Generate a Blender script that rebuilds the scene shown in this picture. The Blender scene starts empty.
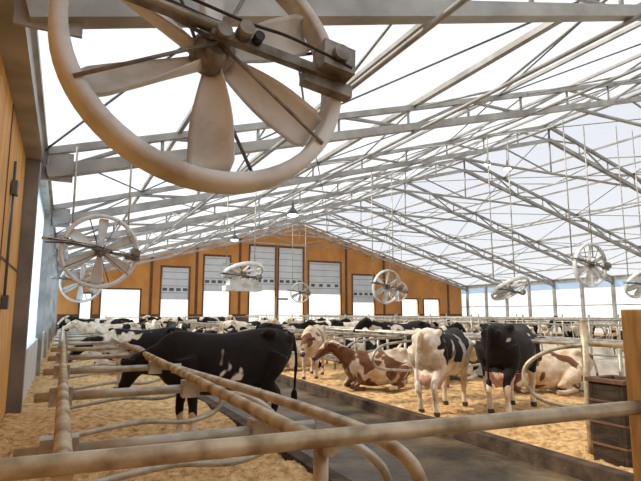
import bpy, math, random
from mathutils import Vector, Matrix, noise
random.seed(4)
scene=bpy.context.scene
COL=scene.collection
# ------------------------------------------------------------------ materials
def mat(name,c1,c2=None,scale=4.0,rough=0.7,metal=0.0,bump=0.0,detail=6,c3=None,stretch=None,contrast=(0.35,0.65),bscale=5,spec=.5):
    m=bpy.data.materials.new(name); m.use_nodes=True
    nt=m.node_tree; b=nt.nodes['Principled BSDF']
    b.inputs['Roughness'].default_value=rough; b.inputs['Metallic'].default_value=metal
    b.inputs['Specular IOR Level'].default_value=spec
    c2=c2 or tuple(x*0.8 for x in c1)
    tc=nt.nodes.new('ShaderNodeTexCoord'); mp=nt.nodes.new('ShaderNodeMapping')
    if stretch: mp.inputs['Scale'].default_value=stretch
    nz=nt.nodes.new('ShaderNodeTexNoise'); nz.inputs['Scale'].default_value=scale; nz.inputs['Detail'].default_value=detail
    cr=nt.nodes.new('ShaderNodeValToRGB')
    cr.color_ramp.elements[0].position=contrast[0]; cr.color_ramp.elements[1].position=contrast[1]
    cr.color_ramp.elements[0].color=(*c2,1); cr.color_ramp.elements[1].color=(*c1,1)
    if c3:
        e=cr.color_ramp.elements.new(0.5); e.color=(*c3,1)
    nt.links.new(tc.outputs['Object'],mp.inputs['Vector']); nt.links.new(mp.outputs['Vector'],nz.inputs['Vector'])
    nt.links.new(nz.outputs['Fac'],cr.inputs['Fac']); nt.links.new(cr.outputs['Color'],b.inputs['Base Color'])
    if bump:
        n2=nt.nodes.new('ShaderNodeTexNoise'); n2.inputs['Scale'].default_value=scale*bscale; n2.inputs['Detail'].default_value=8
        bp=nt.nodes.new('ShaderNodeBump'); bp.inputs['Strength'].default_value=bump; bp.inputs['Distance'].default_value=0.05
        nt.links.new(mp.outputs['Vector'],n2.inputs['Vector'])
        nt.links.new(n2.outputs['Fac'],bp.inputs['Height']); nt.links.new(bp.outputs['Normal'],b.inputs['Normal'])
    return m
def membrane(name,col,transp,tcol=None):
    m=bpy.data.materials.new(name); m.use_nodes=True; nt=m.node_tree
    nt.nodes.remove(nt.nodes['Principled BSDF']); out=nt.nodes['Material Output']
    tr=nt.nodes.new('ShaderNodeBsdfTranslucent'); df=nt.nodes.new('ShaderNodeBsdfDiffuse'); tp=nt.nodes.new('ShaderNodeBsdfTransparent')
    tc=nt.nodes.new('ShaderNodeTexCoord'); nz=nt.nodes.new('ShaderNodeTexNoise'); nz.inputs['Scale'].default_value=0.35; nz.inputs['Detail'].default_value=5
    cr=nt.nodes.new('ShaderNodeValToRGB'); cr.color_ramp.elements[0].position=.3; cr.color_ramp.elements[1].position=.7
    cr.color_ramp.elements[0].color=(*[x*.95 for x in col],1); cr.color_ramp.elements[1].color=(*col,1)
    nt.links.new(tc.outputs['Object'],nz.inputs['Vector']); nt.links.new(nz.outputs['Fac'],cr.inputs['Fac'])
    nt.links.new(cr.outputs['Color'],tr.inputs['Color']); df.inputs['Color'].default_value=(*[x*.9 for x in col],1)
    tp.inputs['Color'].default_value=(*(tcol or (1,1,1)),1)
    m1=nt.nodes.new('ShaderNodeMixShader'); m1.inputs[0].default_value=.3
    nt.links.new(tr.outputs[0],m1.inputs[1]); nt.links.new(df.outputs[0],m1.inputs[2])
    m2=nt.nodes.new('ShaderNodeMixShader'); m2.inputs[0].default_value=transp
    nt.links.new(m1.outputs[0],m2.inputs[1]); nt.links.new(tp.outputs[0],m2.inputs[2]); nt.links.new(m2.outputs[0],out.inputs['Surface'])
    return m
M_mem=membrane('roof_membrane',(.475,.50,.535),.32,(1,.98,.95))
M_curt=membrane('side_curtain',(.66,.78,.92),.25,(.85,.93,1))
M_steel=mat('painted_steel',(.43,.42,.395),(.26,.25,.23),1.5,.45,.15)
M_steeld=mat('dark_steel',(.14,.14,.145),(.08,.08,.085),2,.5,.2)
M_col=mat('weathered_column',(.24,.21,.18),(.15,.13,.11),2,.6,.1)
M_pipe=mat('dirty_galvanised_pipe',(.64,.54,.37),(.29,.21,.12),7,.45,.3,c3=(.50,.40,.26))
M_pipeg=mat('galvanised_pipe',(.56,.53,.45),(.30,.26,.19),6,.4,.4)
M_ply=mat('orange_plywood',(.66,.28,.06),(.50,.20,.04),.8,.6,stretch=(1,.3,.6))
M_plyl=mat('plywood_light',(.82,.44,.12),(.64,.30,.07),2.0,.6,bump=.05,stretch=(1,3,.5))
M_brown=mat('brown_timber',(.17,.075,.03),(.09,.04,.02),3,.7)
M_post=mat('timber_post',(.70,.43,.15),(.44,.24,.08),4,.7,stretch=(4,4,.6),bump=.2)
M_saw=mat('sawdust_bedding',(.96,.64,.31),(.40,.21,.075),9,.95,bump=1.0,c3=(.80,.49,.20),bscale=5,detail=10,contrast=(.30,.66))
M_alley=mat('wet_concrete',(.20,.14,.075),(.045,.032,.02),1.5,.42,bump=.6,c3=(.11,.078,.044),detail=12,spec=.3)
M_conc=mat('concrete',(.58,.54,.48),(.40,.36,.30),3,.8,bump=.2)
M_curb=mat('dirty_curb',(.12,.08,.05),(.04,.03,.02),4,.8,bump=.3,spec=.2)
M_white=mat('white_door_panel',(.68,.71,.72),(.60,.62,.63),1.2,.5)
M_whitew=mat('white_wall_panel',(.76,.79,.81),(.67,.70,.73),1.2,.5)
M_fan=mat('dusty_fan_plastic',(.80,.80,.77),(.50,.47,.40),3.0,.55,c3=(.72,.71,.67))
M_fanw=mat('white_fan_plastic',(.84,.84,.82),(.64,.63,.59),3.5,.55)
M_motor=mat('grimy_motor',(.34,.31,.26),(.14,.12,.09),9,.45,.4,bump=.15)
M_rubber=mat('black_rubber',(.03,.03,.03),(.015,.015,.015),5,.6)
M_glass=mat('dark_glazing',(.10,.12,.14),(.06,.07,.08),1,.2)
M_grass=mat('outside_ground',(.62,.62,.55),(.45,.48,.38),.1,.9)
M_wood=mat('weathered_dark_wood',(.07,.047,.028),(.03,.02,.014),4,.9,bump=.3,stretch=(1,1,4),spec=.2)
M_hoof=mat('hoof',(.09,.07,.05),(.05,.04,.03),20,.6)
M_udder=mat('udder_skin',(.70,.43,.32),(.54,.31,.23),12,.6)
M_nose=mat('muzzle_skin',(.10,.06,.05),(.04,.03,.03),12,.4)
M_eye=mat('eye_black',(.01,.01,.01),(.01,.01,.01),12,.15)
def coat(name,bias,seed,legz=.5,legamt=.0,black=(.014,.010,.008),white=(.82,.74,.62),sc=1.5,rnd=False,rump=0):
    m=bpy.data.materials.new(name); m.use_nodes=True; nt=m.node_tree; b=nt.nodes['Principled BSDF']; b.inputs['Roughness'].default_value=.75
    b.inputs['Specular IOR Level'].default_value=.15
    b.inputs['Sheen Weight'].default_value=.08; b.inputs['Sheen Roughness'].default_value=.5
    tc=nt.nodes.new('ShaderNodeTexCoord'); mp=nt.nodes.new('ShaderNodeMapping'); mp.inputs['Location'].default_value=(seed*3.7,seed*1.9,seed*2.3)
    nt.links.new(tc.outputs['Object'],mp.inputs['Vector'])
    if rnd:
        oi=nt.nodes.new('ShaderNodeObjectInfo'); ml=nt.nodes.new('ShaderNodeMath'); ml.operation='MULTIPLY'; ml.inputs[1].default_value=37
        nt.links.new(oi.outputs['Random'],ml.inputs[0]); cb=nt.nodes.new('ShaderNodeCombineXYZ')
        for i in range(3): nt.links.new(ml.outputs[0],cb.inputs[i])
        nt.links.new(cb.outputs[0],mp.inputs['Location'])
    nz=nt.nodes.new('ShaderNodeTexNoise'); nz.inputs['Scale'].default_value=sc; nz.inputs['Detail'].default_value=2.5; nz.inputs['Distortion'].default_value=.5
    nt.links.new(mp.outputs['Vector'],nz.inputs['Vector'])
    sp=nt.nodes.new('ShaderNodeSeparateXYZ'); nt.links.new(tc.outputs['Object'],sp.inputs[0])
    mr=nt.nodes.new('ShaderNodeMapRange'); mr.inputs['From Min'].default_value=legz; mr.inputs['From Max'].default_value=legz+.25
    mr.inputs['To Min'].default_value=legamt; mr.inputs['To Max'].default_value=0; nt.links.new(sp.outputs['Z'],mr.inputs['Value'])
    a=nt.nodes.new('ShaderNodeMath'); a.operation='ADD'; nt.links.new(nz.outputs['Fac'],a.inputs[0]); nt.links.new(mr.outputs[0],a.inputs[1])
    rr=nt.nodes.new('ShaderNodeMapRange'); rr.inputs['From Min'].default_value=-.85; rr.inputs['From Max'].default_value=-.55
    rr.inputs['To Min'].default_value=rump; rr.inputs['To Max'].default_value=0; nt.links.new(sp.outputs['X'],rr.inputs['Value'])
    a1=nt.nodes.new('ShaderNodeMath'); a1.operation='ADD'; nt.links.new(a.outputs[0],a1.inputs[0]); nt.links.new(rr.outputs[0],a1.inputs[1])
    a2=nt.nodes.new('ShaderNodeMath'); a2.operation='ADD'; a2.inputs[1].default_value=bias; nt.links.new(a1.outputs[0],a2.inputs[0])
    cr=nt.nodes.new('ShaderNodeValToRGB'); cr.color_ramp.elements[0].position=.49; cr.color_ramp.elements[1].position=.51
    cr.color_ramp.elements[0].color=(*black,1); cr.color_ramp.elements[1].color=(*white,1)
    nt.links.new(a2.outputs[0],cr.inputs['Fac'])
    # dirt on the coat
    n3=nt.nodes.new('ShaderNodeTexNoise'); n3.inputs['Scale'].default_value=5; n3.inputs['Detail'].default_value=6
    r3=nt.nodes.new('ShaderNodeValToRGB'); r3.color_ramp.elements[0].position=.35; r3.color_ramp.elements[1].position=.6
    r3.color_ramp.elements[0].color=(.70,.57,.42,1); r3.color_ramp.elements[1].color=(1,1,1,1)
    nt.links.new(tc.outputs['Object'],n3.inputs['Vector']); nt.links.new(n3.outputs['Fac'],r3.inputs['Fac'])
    mx=nt.nodes.new('ShaderNodeMix'); mx.data_type='RGBA'; mx.blend_type='MULTIPLY'; mx.inputs[0].default_value=1
    nt.links.new(cr.outputs['Color'],mx.inputs[6]); nt.links.new(r3.outputs['Color'],mx.inputs[7])
    nt.links.new(mx.outputs[2],b.inputs['Base Color'])
    # short-hair bump
    m4=nt.nodes.new('ShaderNodeMapping'); m4.inputs['Scale'].default_value=(25,90,60); n4=nt.nodes.new('ShaderNodeTexNoise'); n4.inputs['Scale'].default_value=1; n4.inputs['Detail'].default_value=4
    b4=nt.nodes.new('ShaderNodeBump'); b4.inputs['Strength'].default_value=.35; b4.inputs['Distance'].default_value=.02
    nt.links.new(tc.outputs['Object'],m4.inputs['Vector']); nt.links.new(m4.outputs['Vector'],n4.inputs['Vector']); nt.links.new(n4.outputs['Fac'],b4.inputs['Height']); nt.links.new(b4.outputs['Normal'],b.inputs['Normal'])
    return m
C_left=coat('coat_mostly_black',-.14,2.0,legz=.30,legamt=.26)
C_a=coat('coat_white_black',-.03,5.0,legz=.6,legamt=.34,rump=.22)
C_b=coat('coat_black_white_legs',-.19,8.3,legz=.45,legamt=.36)
C_r1=coat('coat_random_dark',-.05,1,rnd=True)
C_r2=coat('coat_random_light',.06,1,rnd=True)
C_tan=coat('coat_brown_white',.03,3,black=(.20,.09,.045),white=(.76,.62,.47),rnd=True)
# ------------------------------------------------------------------ mesh builder
class MB:
    def __init__(s): s.v=[];s.f=[];s.m=[];s.mats=[];s.sm=[]
    def mi(s,mt):
        if mt not in s.mats: s.mats.append(mt)
        return s.mats.index(mt)
    def rings(s,rings,mt,cap=True,smooth=True,closed=False):
        k=s.mi(mt); base=len(s.v); n=len(rings[0])
        for r in rings: s.v+= [tuple(p) for p in r]
        R=len(rings)
        for i in range(R if closed else R-1):
            a=base+i*n; b=base+((i+1)%R)*n
            for j in range(n):
                j2=(j+1)%n
                s.f.append((a+j,a+j2,b+j2,b+j)); s.m.append(k); s.sm.append(smooth)
        if cap and not closed:
            s.f.append(tuple(base+j for j in reversed(range(n)))); s.m.append(k); s.sm.append(False)
            s.f.append(tuple(base+(R-1)*n+j for j in range(n))); s.m.append(k); s.sm.append(False)
    def tube(s,pts,r,mt,n=8,cap=True,smooth=None,ry=None):
        pts=[Vector(p) for p in pts]; N=len(pts)
        rr=r if isinstance(r,(list,tuple)) else [r]*N
        t0=(pts[1]-pts[0]).normalized()
        up=Vector((0,0,1)) if abs(t0.z)<.9 else Vector((0,1,0))
        nx=t0.cross(up).normalized(); rings=[]
        off=math.pi/4 if n==4 else 0
        for i in range(N):
            if i==0:t=pts[1]-pts[0]
            elif i==N-1:t=pts[-1]-pts[-2]
            else: t=(pts[i+1]-pts[i]).normalized()+(pts[i]-pts[i-1]).normalized()
            t.normalize(); nx=(nx-t*nx.dot(t)).normalized(); ny=t.cross(nx)
            rad=rr[i]; ra,rb=(rad if isinstance(rad,tuple) else (rad,rad))
            rings.append([pts[i]+nx*ra*math.cos(off+2*math.pi*j/n)+ny*rb*math.sin(off+2*math.pi*j/n) for j in range(n)])
        s.rings(rings,mt,cap,(n>4) if smooth is None else smooth)
    def box(s,lo,hi,mt,M=None):
        k=s.mi(mt); b=len(s.v)
        for x in (lo[0],hi[0]):
            for y in (lo[1],hi[1]):
                for z in (lo[2],hi[2]):
                    p=Vector((x,y,z)); s.v.append(tuple(M@p if M else p))
        for f in ((0,1,3,2),(4,6,7,5),(0,4,5,1),(2,3,7,6),(0,2,6,4),(1,5,7,3)):
            s.f.append(tuple(b+i for i in f)); s.m.append(k); s.sm.append(False)
    def ell(s,c,r,mt,n=12,M=None):
        rings=[]; c=Vector(c)
        for i in range(1,n):
            a=math.pi*i/n
            ring=[]
            for j in range(n):
                b=2*math.pi*j/n
                p=Vector((r[0]*math.sin(a)*math.cos(b),r[1]*math.sin(a)*math.sin(b),r[2]*math.cos(a)))
                ring.append(c+(M@p if M else p))
            rings.append(ring)
        s.rings(rings,mt)
    def poly(s,pts,mt):
        k=s.mi(mt); b=len(s.v); s.v+=[tuple(p) for p in pts]; s.f.append(tuple(range(b,b+len(pts)))); s.m.append(k); s.sm.append(False)
    def mesh(s,name):
        me=bpy.data.meshes.new(name); me.from_pydata(s.v,[],s.f); me.update()
        for m in s.mats: me.materials.append(m)
        me.polygons.foreach_set('material_index',s.m); me.polygons.foreach_set('use_smooth',s.sm); me.update()
        return me
    def obj(s,name,M=None,bevel=0):
        o=bpy.data.objects.new(name,s.mesh(name)); COL.objects.link(o)
        if M: o.matrix_world=M
        if bevel:
            bv=o.modifiers.new('bevel','BEVEL'); bv.width=bevel; bv.segments=2; bv.limit_method='ANGLE'
        return o
def cr(pts,res=6):
    P=[Vector(p) for p in pts]; P=[P[0]*2-P[1]]+P+[P[-1]*2-P[-2]]; out=[]
    for i in range(1,len(P)-2):
        for k in range(res):
            t=k/res; a,b,c,d=P[i-1],P[i],P[i+1],P[i+2]
            out.append(.5*((2*b)+(c-a)*t+(2*a-5*b+4*c-d)*t*t+(3*b-a-3*c+d)*t**3))
    out.append(P[-2]); return out
def inst(name,me,loc,rz=0,mats=None,sc=1):
    o=bpy.data.objects.new(name,me); COL.objects.link(o); o.location=loc; o.rotation_euler=(0,0,rz); o.scale=(sc,sc,sc)
    return o
# ------------------------------------------------------------------ building dims
XL,XR,XC=-.6,42.0,20.7
XP=-.80   # inner face of the plywood-lined near section
Y0,Y1=-7.0,48.0
ZE,ZR=4.9,10.9
def zr(x): return ZE+(ZR-ZE)*(1-abs(x-XC)/(XC-XL)) if x<XC else ZE+(ZR-ZE)*(1-(x-XC)/(XR-XC))
# ground / floor
g=MB(); g.box((-150,-150,-.6),(250,260,-.22),M_grass); g.obj('ground')
f=MB(); f.box((XL-.4,Y0,-.22),(XR+.2,Y1+.2,-.15),M_alley); f.obj('floor')
def bed(name,x0,x1,y0,y1,nx,ny,amp=.05,curb=True):
    b=MB(); k=b.mi(M_saw); base=0
    for j in range(ny+1):
        for i in range(nx+1):
            x=x0+(x1-x0)*i/nx; y=y0+(y1-y0)*(j/ny)**1.6
            z=-.02+amp*noise.noise(Vector((x*1.3,y*1.3,0)))+amp*.6*noise.noise(Vector((x*4,y*4,3)))+(amp*.55*noise.noise(Vector((x*12,y*12,5))) if y<9 else 0)
            if i in(0,nx) or j in (0,ny): z=-.03
            b.v.append((x,y,z))
    for j in range(ny):
        for i in range(nx):
            a=j*(nx+1)+i; b.f.append((a,a+1,a+nx+2,a+nx+1)); b.m.append(k); b.sm.append(True)
    if curb:
        for cx in curb:
            b.box((cx-.09,y0,-.16),(cx+.09,y1,.03),M_curb)
    return b.obj(name)
bed('sawdust_bed',XP+.005,2.6,-2,44,90,700,amp=.075,curb=[2.62])
bed('sawdust_bed',5.45,10.2,-2,44,90,600,amp=.075,curb=[5.4,10.2])
bed('sawdust_bed',20,25,4,44,12,60,curb=[20,25])
bed('sawdust_bed',36,41.5,4,44,12,60,curb=[36])
fl=MB(); fl.box((14.1,-4,-.15),(18.9,47,-.04),M_conc); fl.box((13.95,-4,-.15),(14.1,47,.35),M_conc); fl.box((18.9,-4,-.15),(19.05,47,.35),M_conc); fl.obj('feed_lane')
# ceiling membrane
def roof():
    b=MB()
    for (xa,xb) in ((XL-.5,XC),(XC,XR+.5)):
        n=10
        for i in range(n):
            x0=xa+(xb-xa)*i/n; x1=xa+(xb-xa)*(i+1)/n
            b.poly([(x0,Y0,zr(x0)),(x1,Y0,zr(x1)),(x1,Y1+.4,zr(x1)),(x0,Y1+.4,zr(x0))],M_mem)
    b.obj('ceiling')
roof()
# trusses
def truss():
    b=MB(); nodes=[]
    xs=[XL+.15+(XC-XL-.15)*i/10 for i in range(11)]
    for side in (0,1):
        top=[];bot=[]
        for i,x in enumerate(xs):
            X=x if side==0 else 2*XC-x
            if side: X=min(X,XR-.15)
            zt=zr(X)-.16; d=.42+.30*i/10
            top.append(Vector((X,0,zt))); bot.append(Vector((X,0,zt-d)))
        b.tube([top[0],top[-1]],.10,M_steel,4); b.tube([bot[0],bot[4],bot[-1]],[.17,.135,.12],M_steel,4)
        for i in range(10):
            b.tube([bot[i],top[i]],.038,M_steel,6)
            b.tube([bot[i],top[i+1]] if i%2==0 else [top[i],bot[i+1]],.048,M_steel,6)
        b.tube([bot[-1],top[-1]],.05,M_steel,6)
        # gusset at the column
        X=top[0].x; s=1 if side==0 else -1
        b.box((X-.1,-.02,bot[0].z-.15),(X+.45 if s>0 else X+.1,.02,top[0].z),M_steel)
    # scissor / collar ties
    b.tube([(XC-6.2,0,zr(XC-6.2)-.8),(XC+6.2,0,zr(XC+6.2)-.8)],.06,M_steel,6)
    for s in (-1,1):
        b.tube([(XC,0,zr(XC-6.2)-.8),(XC+3.1*s,0,zr(XC+3.1*s)-.8)],.04,M_steel,6)
        b.tube([(XC+12.5*s,0,zr(XC+12.5*s)-.7),(XC+6.2*s,0,zr(XC-6.2)-.8)],.045,M_steel,6)
    b.tube([(XC,0,zr(XC-6.2)-.8),(XC,0,zr(XC)-.8)],.04,M_steel,6)
    return b.mesh('roof_truss')
tm=truss(); TY=[-1,5,11,17,23,29,35,41,47]
for y in TY: inst('roof_truss',tm,(0,y,0))
p=MB()
PX=[XL+.1,2.0,5.0,8.2,11.3,14.5,17.6,20.4]
for x in PX:
    for X in (x,min(2*XC-x,XR-.1)):
        z=zr(X)-.08; p.tube([(X,Y0,z),(X,Y1,z)],.06 if x!=8.2 else .10,M_steel,4)
for x in (4.0,8.2,12.5,16.8):
    for X in (x,2*XC-x):
        z=zr(X)-.85; p.tube([(X,Y0,z),(X,Y1,z)],.045,M_steel,6)
        for a in range(len(TY)-1):
            zt=zr(X)-.16
            p.tube([(X,TY[a],zt),(X,(TY[a]+TY[a+1])/2,z)],.028,M_steel,5)
            p.tube([(X,(TY[a]+TY[a+1])/2,z),(X,TY[a+1],zt)],.028,M_steel,5)
p.obj('roof_purlins')
p=MB()
for a in range(len(TY)-1):
    for i in range(0,7,1):
        x0,x1=PX[i],PX[i+1]
        for s in (0,1):
            A=x0 if not s else min(2*XC-x0,XR-.1); B=x1 if not s else 2*XC-x1
            if (i+a)%2==0: p.tube([(A,TY[a],zr(A)-.12),(B,TY[a+1],zr(B)-.12)],.022,M_steeld,5)
            else: p.tube([(B,TY[a],zr(B)-.12),(A,TY[a+1],zr(A)-.12)],.022,M_steeld,5)
p.obj('roof_bracing_rods')
# left wall
w=MB()
w.box((XP-.15,Y0,-.2),(XP,10.8,ZE-.1),M_plyl)
for y in (-4,-1.6,.8,3.2,5.6,8.0): w.box((XP,y-.02,0),(XP+.012,y+.02,ZE-.2),M_brown)
w.box((XP,Y0,2.42),(XP+.012,10.8,2.46),M_brown)
w.box((XL-.15,11.1,-.2),(XL,Y1,1.0),M_whitew)
w.box((XL-.09,11.1,1.0),(XL-.07,Y1,ZE-.1),M_curt)
w.box((XL-.2,Y0,ZE-.35),(XL+.08,Y1,ZE-.12),M_steel)
w.obj('wall_left')
c=MB()
for y in [11,17,23,29,35,41,47]:
    if y==11: c.box((XP-.12,10.82,-.2),(-.57,11.08,ZE-.1),M_col)
    else: c.box((XL-.1,y-.12,-.2),(XL+.1,y+.12,ZE-.1),M_steel)
c.obj('side_columns')
cb=MB()
cb.tube([(XP+.035,8.6,1.9),(XP+.035,8.6,3.9)],.02,M_steeld,8); cb.box((XP+.015,8.5,1.75),(XP+.09,8.7,1.95),M_steeld); cb.box((XP+.015,8.5,3.4),(XP+.09,8.72,3.6),M_steeld)
cb.obj('electrical_conduit')
# right wall
w=MB()
w.box((XR,Y0,-.2),(XR+.15,Y1,1.1),M_whitew)
w.box((XR+.04,Y0,3.9),(XR+.06,Y1,ZE-.05),M_curt)
w.box((XR-.05,Y0,ZE-.35),(XR+.15,Y1,ZE-.1),M_steel)
for y in range(-1,48,3):
    w.box((XR-.12,y-.12,-.2),(XR+.12,y+.12,ZE-.1),M_steel)
w.tube([(XR,Y0,2.4),(XR,Y1,2.4)],.05,M_steel,6)
w.obj('wall_right')
# back wall with openings
ops=[(1.2,2.0,0,3.3),(2.8,5.9,0,3.7),(7.7,10.1,0,5.8),(11.5,13.9,0,7.0),(15.9,18.5,0,8.2),(18.9,21.5,0,8.2),(22.2,25.8,0,6.9),(27.3,29.9,0,5.7),(33.5,35.6,1.4,3.2),(36.5,38.6,1.4,3.2)]
w=MB(); T=.18
def gable_piece(x0,x1,z0):
    xs=[x0]+([XC] if x0<XC<x1 else [])+[x1]
    for a,b in zip(xs[:-1],xs[1:]):
        fr=[(a,Y1,z0),(b,Y1,z0),(b,Y1,zr(b)-.03),(a,Y1,zr(a)-.03)]
        bk=[(q[0],Y1+T,q[2]) for q in fr]
        w.poly(fr,M_ply); w.poly(bk[::-1],M_ply)
        for i in range(4):
            j=(i+1)%4; w.poly([fr[i],bk[i],bk[j],fr[j]],M_ply)
prev=XL
for (a,b,z0,z1) in ops:
    gable_piece(prev,a,-.2); gable_piece(a,b,z1)
    if z0>0: w.box((a,Y1,-.2),(b,Y1+T,z0),M_ply)
    prev=b
gable_piece(prev,XR,-.2)
for (a,b,z0,z1) in ops:
    w.box((a-.14,Y1-.05,z0),(a,Y1,z1+.14),M_brown); w.box((b,Y1-.05,z0),(b+.14,Y1,z1+.14),M_brown); w.box((a,Y1-.05,z1),(b,Y1,z1+.14),M_brown)
for x in (6.8,10.8,14.9,26.5,31.2,40): w.box((x-.12,Y1-.06,-.2),(x+.12,Y1,zr(x)-.1),M_brown)
pv=XL
for (a,b,z0,z1) in ops+[(XR,XR,0,0)]:
    if a-.15>pv+.15: w.box((pv+.15,Y1-.03,-.2),(a-.15,Y1,1.6),M_brown)
    pv=b
w.obj('wall_back')
di=0
for (a,b,z0,z1,zb) in [(7.7,10.1,0,5.8,2.9),(11.5,13.9,0,7.0,3.7),(15.9,18.5,0,8.2,3.9),(18.9,21.5,0,8.2,3.9),(22.2,25.8,0,6.9,3.6),(27.3,29.9,0,5.7,2.8)]:
    di+=1; d=MB(); z=zb; k=0
    while z<z1-.1:
        zz=min(z+.62,z1); d.box((a,Y1+.03,z),(b,Y1+.08,zz-.04),M_white); d.box((a,Y1+.05,zz-.04),(b,Y1+.07,zz),M_steeld)
        if k==1:
            n=4
            for i in range(n):
                cx=a+(b-a)*(i+.5)/n; d.box((cx-.2,Y1+.015,z+.15),(cx+.2,Y1+.03,z+.42),M_glass)
        z=zz;k+=1
    d.box((a,Y1-.02,z1-.9),(a+.05,Y1+.1,z1),M_steel); d.box((b-.05,Y1-.02,zb),(b,Y1+.1,z1),M_steel)
    d.obj('door_%d'%di)
w=MB()
w.box((XL,Y0-.15,-.2),(9,Y0,ZE-.05),M_ply); w.box((33,Y0-.15,-.2),(XR,Y0,ZE-.05),M_ply)
w.obj('wall_front')
# ------------------------------------------------------------------ fan
def fan(mt,R=.70,arm=True,nb=6,drop=1.6):
    b=MB(); N=64; rings=[]
    prof=[(-.025,-.065),(.015,-.07),(.034,-.05),(.034,.05),(.015,.07),(-.025,.065),(-.038,.05),(-.01,.03),(-.01,-.03),(-.038,-.05)]
    for i in range(N):
        a=2*math.pi*i/N; ca,sa=math.cos(a),math.sin(a)
        rings.append([Vector(((R-.03+q)*ca,(R-.03+q)*sa,z)) for q,z in prof])
    b.rings(rings,mt,cap=False,closed=True)
    b.tube([(0,0,-.09),(0,0,-.05),(0,0,.06),(0,0,.09)],[.06,.10,.10,.06],M_motor,20)
    for k in range(nb):
        a=math.radians(-92+360/nb*k); er=Vector((math.cos(a),math.sin(a),0)); et=Vector((-math.sin(a),math.cos(a),0)); ez=Vector((0,0,1))
        secs=[]
        for s in range(11):
            t=s/10; r=.08+t*(R-.16); wd=.10+.115*math.sin(min(1,t*1.5)*math.pi/2)
            if s==10: wd*=.80
            pt=math.radians(52-26*t)
            cd=et*math.cos(pt)+ez*math.sin(pt); nd=cd.cross(er)
            up=[];dn=[]
            for q in range(9):
                x=q/8-.5; camb=.05*(1-4*x*x); th=.011*(1-3.2*x*x)+.003
                c=er*r+cd*(x*wd)+nd*camb
                up.append(c+nd*th); dn.append(c-nd*th)
            secs.append(up+dn[::-1])
        b.rings(secs,mt)
    # rear support spokes
    for a in (20,110,200,290):
        a=math.radians(a); b.tube([(0,0,-.11),((R-.04)*math.cos(a),(R-.04)*math.sin(a),-.06)],.010,M_steeld,6)
    for a in (-152,-38,65,160):
        a=math.radians(a); b.tube([(0,0,.10),((R-.02)*math.cos(a),(R-.02)*math.sin(a),.075)],.010,M_motor,6)
    if arm:
        # mounting arm in front, with belt drive to motor
        b.tube([(-1.0,.20,.14),(-.7,.17,.14),(0,.05,.14)],.026,M_pipeg,8)
        b.tube([(-.95,.13,.15),(-.5,.14,.17),(0,.06,.15)],.012,M_rubber,6)
        b.box((-.05,-.005,.11),(.62,.045,.15),M_motor,Matrix.Rotation(math.radians(-7),4,'Z'))
        b.box((-.62,.035,.10),(.02,.09,.14),M_motor,Matrix.Rotation(math.radians(-7),4,'Z'))
        b.tube([(.0,.0,.16),(.0,.0,.20)],.035,M_motor,14)
        b.tube([(.10,.03,.15),(.10,.03,.22)],.038,M_motor,14)
        b.tube([(.17,.02,.15),(.17,.02,.20)],.025,M_rubber,14)
        R7=Matrix.Rotation(math.radians(-8),4,'Z')
        b.box((.50,.02,.09),(.68,.17,.22),M_motor,R7); b.tube([R7@Vector((.59,.10,.22)),R7@Vector((.59,.10,.25))],.045,M_motor,16)
        b.box((.53,.17,.12),(.63,.20,.19),M_motor,R7)
        b.box((.44,-.05,.07),(.72,.02,.13),M_motor,R7)
        b.tube(cr([R7@Vector((.66,.05,.22)),Vector((.5,-.0,.22)),Vector((.3,.05,.21)),Vector((.1,.07,.20)),Vector((-.3,.15,.18)),Vector((-.9,.2,.17))]),.008,M_rubber,6)
    return b
def fanM(loc,n):
    n=Vector(n).normalized(); x=Vector((0,0,1)).cross(n).normalized(); y=n.cross(x)
    M=Matrix((x,y,n)).transposed().to_4x4(); M.translation=Vector(loc); return M
b=fan(M_fan,R=.70)
M=fanM((.57,2.36,2.94),(.06,-1,.17)); Mi=M.inverted()
# wall bracket pipe and hanger for the near fan, expressed in fan space
q=[(XP+.02,2.1,2.66),(-.62,2.08,2.96),(-.42,2.12,3.10),(-.16,2.2,3.14),(.5,2.26,3.05)]
b.tube([Mi@v for v in cr(q)],.024,M_pipeg,8)
b.tube([Mi@Vector((.5,2.45,3.6)),Mi@Vector((.5,2.45,5.0))],.02,M_pipeg,8)
b.obj('ventilation_fan',M)
def hung(loc,n,mt,top,sc=1.0,box=False):
    b=fan(mt); M=fanM(loc,n)
    Mi=M.inverted(); L=Vector(loc)
    b.tube([Mi@(L+Vector((-.5,.25,.3))),Mi@Vector((loc[0]-.5,loc[1]+.25,top))],.02,M_pipeg,6)
    b.tube([Mi@(L+Vector((.5,.25,.3))),Mi@Vector((loc[0]+.5,loc[1]+.25,top))],.02,M_pipeg,6)
    b.tube([Mi@(L+Vector((-.62,.25,.3))),Mi@(L+Vector((.62,.25,.3)))],.02,M_pipeg,6)
    if box:
        for (lo,hi) in (((-.62,-.2,-.62),(.62,.30,-.44)),((-.50,-.2,-.44),(.50,.25,-.24))):
            b.box(lo,hi,M_fan,Mi@Matrix.Translation(L))
    b.obj('ventilation_fan',M)
hung((.55,10.6,2.85),(.1,-1,-.2),M_fanw,4.9)
hung((.50,20.0,2.75),(.1,-1,-.2),M_fanw,4.9)
hung((5.35,16.9,3.05),(.1,-.42,-1),M_fanw,6.0,box=True)
hung((14.9,11.0,3.2),(-.05,-1,-.1),M_fan,8)
hung((11.7,17.8,2.75),(.1,-1,-.2),M_fan,7.6)
hung((14.6,33,3.1),(-.2,-1,-.2),M_fan,8)
hung((21.0,30.5,3.2),(-.2,-1,-.2),M_fanw,9)
hung((13.9,13.4,2.55),(.1,-.6,-1),M_fan,8.0)
hung((19.6,12.3,2.8),(-.3,-.8,-.8),M_fan,9)
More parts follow.
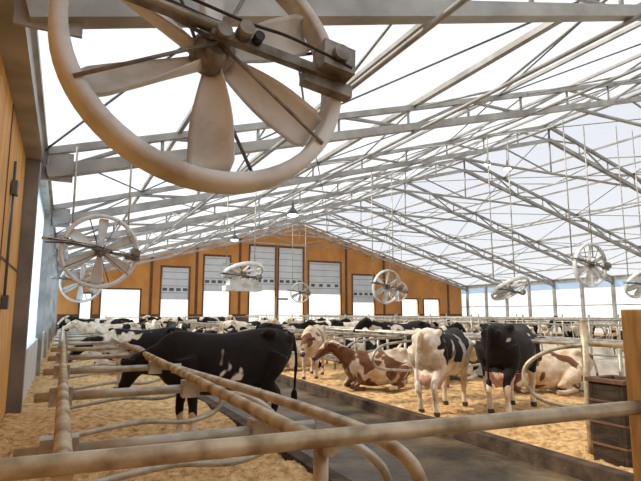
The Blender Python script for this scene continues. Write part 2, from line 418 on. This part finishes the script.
# high-bay lamps
hb=bpy.data.materials.new('lamp_lens'); hb.use_nodes=True; e=hb.node_tree.nodes['Principled BSDF']; e.inputs['Emission Color'].default_value=(1,.98,.92,1); e.inputs['Emission Strength'].default_value=12
lb=MB(); lb.tube([(0,0,.45),(0,0,.25),(0,0,.2),(0,0,0)],[.02,.05,.10,.22],M_steeld,16); lb.tube([(0,0,-.06),(0,0,-.02),(0,0,.01)],[.08,.17,.19],hb,16); lb.tube([(0,0,.4),(0,0,.9)],.012,M_steeld,6)
lm=lb.mesh('high_bay_lamp')
for x,y,z in ((19.2,19.6,9.3),(19.1,18.2,8.7),(7,23.5,5.1),(7,16.5,5.1)):
    inst('high_bay_lamp',lm,(x,y,z))
# ------------------------------------------------------------------ stalls, left row
def pipe_obj(name,paths,mt=M_pipe,r=.036,n=10):
    b=MB()
    for q in paths:
        rr=r
        if isinstance(q,tuple): q,rr=q
        b.tube(q,rr,mt,n)
    return b.obj(name)
fr=pipe_obj('front_fence_rail',[[(XP+.02,2.07,1.2),(-.15,2.03,1.2),(2.86,1.84,1.2)],([(.99,2.02,1.17),(.99,2.02,-.1)],.032)])
pipe_obj('neck_rail',[[(.03,2.03,1.16),(.03,43,1.2)]])
pipe_obj('neck_rail',[[(1.0,1.95,1.16),(1.0,43,1.2)]])
pipe_obj('curved_stall_pipe',[cr([(1.0,7.5,1.12),(1.15,5.4,1.12),(1.30,3.9,1.12),(1.40,2.8,1.11),(1.48,2.25,1.06),(1.54,2.08,.92),(1.56,2.05,.6),(1.56,2.05,-.05)],8)],r=.034)
def divider():
    b=MB()
    b.tube([(-.16,0,1.07),(1.3,0,1.07)],.036,M_pipeg,10)
    b.tube(cr([(1.2,0.03,1.02),(1.55,.03,.95),(1.8,.03,.74),(1.75,.03,.52),(1.4,.03,.42),(.9,.03,.46),(.35,.03,.40),(.03,.03,.36)],6),.028,M_pipeg,10)
    b.tube([(.03,0,-.05),(.03,0,1.14)],.03,M_pipeg,8)
    b.box((-.06,-.05,1.0),(.10,.05,1.14),M_pipeg); b.box((.93,-.05,1.0),(1.07,.05,1.14),M_pipeg)
    return b.mesh('stall_divider')
dm=divider()
y=2.75
for k in range(20):
    inst('stall_divider',dm,(0,y,0)); y+=1.9 if k else 1.8
# ------------------------------------------------------------------ stalls, other rows
def divider2():
    b=MB()
    b.tube(cr([(0,0,1.1),(-.9,0,1.08),(-1.5,0,1.0),(-1.72,0,.78),(-1.6,0,.55),(-1.1,0,.48),(-.4,0,.42),(0,0,.36)],6),.028,M_pipeg,8)
    b.tube([(0,0,-.05),(0,0,1.2)],.035,M_pipeg,8)
    return b.mesh('stall_divider')
d2=divider2()
y=9.6
while y<42:
    inst('stall_divider',d2,(7.65,y,0)); inst('stall_divider',d2,(8.15,y+.3,0),math.pi); y+=1.25
for y in (3.2,4.4,5.6):
    inst('stall_divider',d2,(8.15,y,0),math.pi)
pipe_obj('stall_rail',[[(7.62,2,1.2),(7.62,42,1.2)],[(8.18,2,1.2),(8.18,42,1.2)],[(6.6,9.6,1.18),(6.6,42,1.18)],[(9.2,3,1.18),(9.2,42,1.18)]],M_pipeg,.032,8)
y=10
while y<42:
    inst('stall_divider',d2,(22.2,y,0)); inst('stall_divider',d2,(22.8,y,0),math.pi); y+=1.9
pipe_obj('stall_rail',[[(22.2,8,1.2),(22.2,42,1.2)],[(22.8,8,1.2),(22.8,42,1.2)],[(36.5,8,1.2),(36.5,42,1.2)],[(30,8,1.3),(30,42,1.3)],[(30,8,.8),(30,42,.8)]],M_pipeg,.035,6)
# feed-lane headlocks
def headlock(name,X):
    b=MB()
    b.tube([(X,3,1.5),(X,43,1.5)],.035,M_pipeg,6); b.tube([(X,3,.5),(X,43,.5)],.035,M_pipeg,6); b.tube([(X,3,1.35),(X,43,1.35)],.025,M_pipeg,6)
    y=3
    while y<43:
        b.tube([(X,y,-.1),(X,y,1.65)],.035,M_pipeg,6)
        for k in range(1,4):
            yy=y+k*.625
            b.tube([(X,yy-.12,.5),(X,yy,1.5)],.018,M_pipeg,5)
        y+=2.5
    b.obj(name)
headlock('feed_fence',14.0); headlock('feed_fence',19.0)
# cross gate far left row & end-wall rails
pipe_obj('pen_gate',[[(2.7,40,1.4),(14,40,1.4)],[(2.7,40,.9),(14,40,.9)],[(2.7,40,.4),(14,40,.4)]]+[[(x,40,-.15),(x,40,1.5)] for x in (2.7,5.5,8.3,11.1,14)],M_pipeg,.035,6)
pipe_obj('cow_brush_post',[[(10.9,28,-.15),(10.9,28,2.6)],[(10.9,28,2.5),(11.6,28,2.5)]],M_steeld,.05,8)
# right foreground: timber post, pipe post with loop, trough box
b=MB(); b.box((2.81,1.78,-.15),(2.96,1.91,1.72),M_post); b.obj('timber_post',bevel=.008)
b=MB(); b.tube([(5.95,4.55,-.1),(5.95,4.55,1.6)],.045,M_pipe,10); b.ell((5.95,4.55,1.6),(.046,.046,.02),M_pipe)
b.tube(cr([(5.95,4.55,1.3),(5.6,4.75,1.24),(5.36,4.95,1.05),(5.33,4.95,.8),(5.5,4.8,.6),(5.95,4.55,.52)],6),.026,M_pipe,10)
b.tube([(5.95,4.55,1.32),(7.62,4.55,1.2)],.03,M_pipe,10)
b.obj('stall_end_post')
b=MB()
x0,x1,ya,yb,H=5.80,6.25,3.98,4.42,.90
b.box((x0,ya,-.1),(x1,ya+.05,H),M_wood); b.box((x0,yb-.05,-.1),(x1,yb,H),M_wood); b.box((x0,ya+.05,-.1),(x0+.05,yb-.05,H),M_wood); b.box((x1-.05,ya+.05,-.1),(x1,yb-.05,H),M_wood)
b.box((x0-.03,ya-.03,H-.02),(x1+.03,ya+.06,H+.03),M_brown); b.box((x0-.03,yb-.06,H-.02),(x1+.03,yb+.03,H+.03),M_brown); b.box((x0-.03,ya+.06,H-.02),(x0+.06,yb-.06,H+.03),M_brown); b.box((x1-.06,ya+.06,H-.02),(x1+.03,yb-.06,H+.03),M_brown)
b.box((x0+.05,ya+.05,.2),(x1-.05,yb-.05,.6),M_rubber)
for z in (.15,.4,.65): b.box((x0-.012,ya-.012,z),(x1+.012,ya,z+.03),M_brown); b.box((x0-.012,ya,z),(x0,yb,z+.03),M_brown)
b.obj('wooden_feed_box',bevel=.006)
# ------------------------------------------------------------------ cows
def cow_mesh(name,pose,mats):
    b=MB(); D=C_left
    dz=0 if pose!='lie' else -.52
    prof=[(-.95,1.30,1.10,.07),(-.90,1.36,.98,.15),(-.80,1.42,.84,.22),(-.62,1.455,.74,.275),(-.45,1.44,.68,.30),(-.2,1.40,.61,.34),(.05,1.38,.57,.355),(.3,1.39,.58,.33),(.5,1.42,.62,.28),(.65,1.43,.68,.24),(.78,1.38,.76,.19),(.88,1.28,.90,.12)]
    rings=[]
    for x,zt,zb,w in prof:
        if pose=='lie': w*=1.12
        c=(zt+zb)/2; h=(zt-zb)/2; ring=[]
        for j in range(20):
            a=2*math.pi*j/20; cy=math.cos(a); sz=math.sin(a)
            yy=w*math.copysign(abs(cy)**.85,cy); 
            if sz>0: yy*=1-.28*sz**2
            ring.append(Vector((x,yy,c+h*sz+dz)))
        rings.append(ring)
    b.rings(rings,D)
    for s in (1,-1):
        b.ell((-.56,.20*s,1.37+dz),(.11,.07,.07),D); b.ell((-.88,.12*s,1.28+dz),(.07,.05,.07),D)
    if pose=='lie': neck=[((.60,0,.62),(.19,.27)),((.88,0,.78),(.14,.20)),((1.08,0,.93),(.105,.155)),((1.22,0,1.02),(.11,.14)),((1.38,0,.96),(.095,.12)),((1.56,0,.82),(.07,.085)),((1.66,0,.74),(.075,.07)),((1.70,0,.71),(.05,.05))]
    elif pose=='low': neck=[((.60,0,1.08),(.19,.29)),((.88,0,1.08),(.14,.22)),((1.12,0,1.08),(.105,.165)),((1.26,0,1.09),(.11,.145)),((1.40,0,.99),(.095,.12)),((1.54,0,.82),(.07,.085)),((1.62,0,.73),(.075,.07)),((1.65,0,.69),(.05,.05))]
    elif pose=='turn': neck=[((.60,0,1.08),(.19,.29)),((.84,-.03,1.06),(.14,.22)),((1.0,-.10,1.02),(.105,.165)),((1.09,-.20,1.0),(.11,.145)),((1.16,-.31,.89),(.095,.12)),((1.22,-.42,.73),(.07,.085)),((1.25,-.48,.64),(.075,.07)),((1.26,-.51,.60),(.05,.05))]
    else: neck=[((.60,0,1.12),(.19,.29)),((.90,0,1.22),(.14,.21)),((1.14,0,1.34),(.105,.155)),((1.28,0,1.42),(.11,.14)),((1.45,0,1.33),(.095,.12)),((1.63,0,1.16),(.07,.085)),((1.72,0,1.07),(.075,.07)),((1.76,0,1.04),(.05,.05))]
    b.tube([q for q,_ in neck],[r for _,r in neck],D,14)
    hd=Vector(neck[3][0]); fw=Vector(neck[5][0])-hd; fw.z=0; fw.normalize(); sd=Vector((-fw.y,fw.x,0)); HM=Matrix((fw,sd,Vector((0,0,1)))).transposed()
    for s in (1,-1):
        b.ell(hd+HM@Vector((-.05,.19*s,.03)),(.035,.12,.055),D,10,HM)
        b.ell(hd+HM@Vector((.08,.085*s,.03)),(.05,.035,.04),D,8,HM)
    # dewlap
    b.tube([(.75,0,.98+dz),(.92,0,(1.0+dz)if pose!='lie' else .62)],[(.05,.16),(.03,.1)],D,10)
    legs=[]
    if pose!='lie':
        for s,o in ((1,.06),(-1,-.08)):
            legs.append([((-.66,.16*s,1.08),.20),((-.60+o*.3,.20*s,.90),.165),((-.56+o*.6,.20*s,.74),.11),((-.72+o,.18*s,.54),.062),((-.73+o,.18*s,.48),.062),((-.68+o,.17*s,.28),.042),((-.67+o,.17*s,.14),.052),((-.63+o,.17*s,.05),.055),((-.61+o,.17*s,.0),.062)])
        for s,o in ((1,-.05),(-1,.06)):
            legs.append([((.55,.17*s,1.08),.17),((.50,.19*s,.86),.13),((.48+o*.5,.18*s,.68),.085),((.49+o,.17*s,.46),.058),((.49+o,.17*s,.40),.06),((.48+o,.165*s,.25),.042),((.49+o,.165*s,.13),.05),((.52+o,.165*s,.05),.055),((.54+o,.165*s,.0),.062)])
        b.ell((-.46,0,.61),(.28,.20,.20),D,14)
        for sx in (-.1,.1):
            for s in (1,-1): b.tube([(-.44+sx,.08*s,.52),(-.44+sx,.085*s,.38)],[.03,.02],D,8)
        b.tube(cr([(-.90,0,1.38),(-.99,.0,1.28),(-1.02,.02,1.0),(-1.0,.03,.72),(-.99,.03,.55),(-.99,.03,.38)],4),[.035]*4+[.028]*8+[.026]*4+[.05]*4+[.02],D,8)
    else:
        legs.append([((.50,.20,.40),.14),((.62,.24,.22),.09),((.85,.22,.08),.06),((.70,.25,.05),.045),((.5,.27,.05),.05)])
        legs.append([((.50,-.20,.40),.14),((.62,-.24,.22),.09),((.82,-.22,.08),.06),((.66,-.25,.05),.045),((.5,-.27,.05),.05)])
        legs.append([((-.62,.22,.52),.2),((-.35,.34,.34),.17),((-.15,.38,.18),.11),((-.42,.42,.09),.07),((-.2,.46,.06),.045),((.0,.46,.05),.055)])
        legs.append([((-.62,-.22,.45),.2),((-.35,-.28,.3),.15),((-.2,-.3,.12),.1),((-.4,-.3,.08),.06)])
        b.tube(cr([(-.90,0,.82),(-1.0,.05,.6),(-1.0,.12,.25),(-.9,.2,.08)],4),.03,D,8)
        b.ell((-.42,.12,.15),(.22,.2,.12),D,12)
    for L in legs: b.tube([q for q,_ in L],[r for _,r in L],D,12)
    me=b.mesh('tmp'); o=bpy.data.objects.new('tmp',me); COL.objects.link(o)
    rm=o.modifiers.new('r','REMESH'); rm.mode='VOXEL'; rm.voxel_size=.022; rm.use_smooth_shade=True
    sm=o.modifiers.new('s','SMOOTH'); sm.factor=.6; sm.iterations=4
    bpy.context.view_layer.update()
    dg=bpy.context.evaluated_depsgraph_get()
    out=bpy.data.meshes.new_from_object(o.evaluated_get(dg)); bpy.data.objects.remove(o)
    out.name=name; out.materials.clear()
    for m in mats: out.materials.append(m)
    tip=Vector(neck[-1][0])
    for pl in out.polygons:
        c=pl.center; k=0
        if pose!='lie' and c.z<.075: k=1
        elif pose!='lie' and -.74<c.x<-.16 and abs(c.y)<.20 and c.z<.66 and (c.z>.36) and not (c.x<-.60 and c.z<.50 and abs(c.y)>.1): k=2
        elif (c-tip).length<.12: k=3
        pl.material_index=k; pl.use_smooth=True
    # eyes appended as small real spheres
    e=MB(); 
    for s in (1,-1): e.ell(hd+HM@Vector((.12,.098*s,.025)),(.022,.018,.02),M_eye,8)
    vb=[v.co.copy() for v in out.vertices]; fb=[tuple(p.vertices) for p in out.polygons]; mb=[p.material_index for p in out.polygons]
    n0=len(vb); vb+=e.v; fb+=[tuple(i+n0 for i in f_) for f_ in e.f]; mb+=[4]*len(e.f)
    me2=bpy.data.meshes.new(name); me2.from_pydata(vb,[],fb)
    for m in mats+[M_eye]: me2.materials.append(m)
    me2.polygons.foreach_set('material_index',mb); me2.polygons.foreach_set('use_smooth',[True]*len(fb)); me2.update()
    return me2
base={}
for pose in ('stand','low','turn','lie'): base[pose]=cow_mesh('cow_'+pose,pose,[C_left,M_hoof,M_udder,M_nose])
def cow(pose,loc,head,ct,sc=1.0):
    o=bpy.data.objects.new('cow',base[pose]); COL.objects.link(o)
    o.location=loc; o.rotation_euler=(0,0,head); o.scale=(sc,)*3
    o.material_slots[0].link='OBJECT'; o.material_slots[0].material=ct
    return o
R=math.radians
cow('turn',(2.05,7.2,0),R(178),C_left,1.03)
cow('low',(6.2,7.65,0),R(28),C_a,1.0)
cow('low',(7.3,7.1,0),R(26),C_b,1.06)
# lying & standing herd
cow('lie',(9.6,8.3,0),R(150),C_tan)
herd=[('lie',6.6,10.4,175,C_tan),('low',6.15,13.0,235,C_tan),('lie',6.5,15.0,5,C_r2),('stand',6.6,16.5,10,C_r1),('lie',6.5,18,0,C_tan),('stand',6.6,20.5,0,C_r2),('lie',6.5,23,0,C_r1),
('lie',9.2,11,180,C_r1),('stand',9.3,13.3,180,C_r1),('lie',9.2,16,180,C_r1),('stand',9.3,19,175,C_r1),('lie',9.2,22,180,C_r1),
('low',1.7,12.5,178,C_r1),('lie',1.7,16,180,C_r2),('stand',1.6,19,178,C_r2),('stand',1.6,23,178,C_r1),('stand',1.5,29,178,C_r2),
('stand',4.0,20.5,95,C_r1),('stand',3.8,25,260,C_r2),('stand',4.3,30,80,C_r1),
('stand',12.6,16,5,C_r1),('stand',12.5,19.3,5,C_r1),('stand',12.4,22.6,0,C_r2),('stand',12.5,25,0,C_r1),('stand',12.5,28,0,C_r1),('stand',12.2,12.2,4,C_r1),
('stand',20.6,20,180,C_r1),('stand',20.7,25,180,C_r2),('lie',24,16,180,C_r1),('stand',24,22,0,C_r1),('stand',28,24,40,C_r2),('stand',28,30,120,C_r1),('stand',8,31,20,C_r1),('stand',6,34,170,C_r2),
('lie',6.5,25.5,0,C_r1),('lie',6.5,28,0,C_tan),('lie',9.2,26,180,C_r2),('stand',11.8,33,60,C_r1),('stand',20.5,16,180,C_r1),('lie',24,28,180,C_tan)]
for ps,x,y,h,ct in herd: cow(ps,(x,y,0 if (x<2.6 or 5.4<x<10.2 or 20<x<25) else -.15),R(h),ct,random.uniform(.94,1.04))
# ------------------------------------------------------------------ lights / world
w=bpy.data.worlds.new('World'); scene.world=w; w.use_nodes=True; nt=w.node_tree; bg=nt.nodes['Background']
tc=nt.nodes.new('ShaderNodeTexCoord'); sp=nt.nodes.new('ShaderNodeSeparateXYZ'); rp=nt.nodes.new('ShaderNodeValToRGB')
rp.color_ramp.elements[0].position=.0; rp.color_ramp.elements[0].color=(1,1,1,1); rp.color_ramp.elements[1].position=.7; rp.color_ramp.elements[1].color=(.44,.53,.70,1)
nt.links.new(tc.outputs['Generated'],sp.inputs[0]); nt.links.new(sp.outputs['Z'],rp.inputs['Fac']); nt.links.new(rp.outputs['Color'],bg.inputs['Color'])
bg.inputs['Strength'].default_value=1.15
sd=bpy.data.lights.new('sun','SUN'); sd.energy=9.6; sd.angle=math.radians(2.5); sd.color=(1,.94,.84)
so=bpy.data.objects.new('sun',sd); COL.objects.link(so)
d=Vector((1.0,-.45,-.95)); so.rotation_euler=d.to_track_quat('-Z','Y').to_euler(); so.location=(-20,20,30)
# ------------------------------------------------------------------ camera
cd=bpy.data.cameras.new('camera'); co=bpy.data.objects.new('camera',cd); COL.objects.link(co)
cd.sensor_width=36; cd.lens=520/641*36; cd.clip_end=600; cd.clip_start=.05
co.location=(0,0,1.7); co.rotation_euler=(R(90+7.94),0,R(-26.08))
scene.camera=co
scene.view_settings.view_transform='Standard'
scene.view_settings.exposure=.15
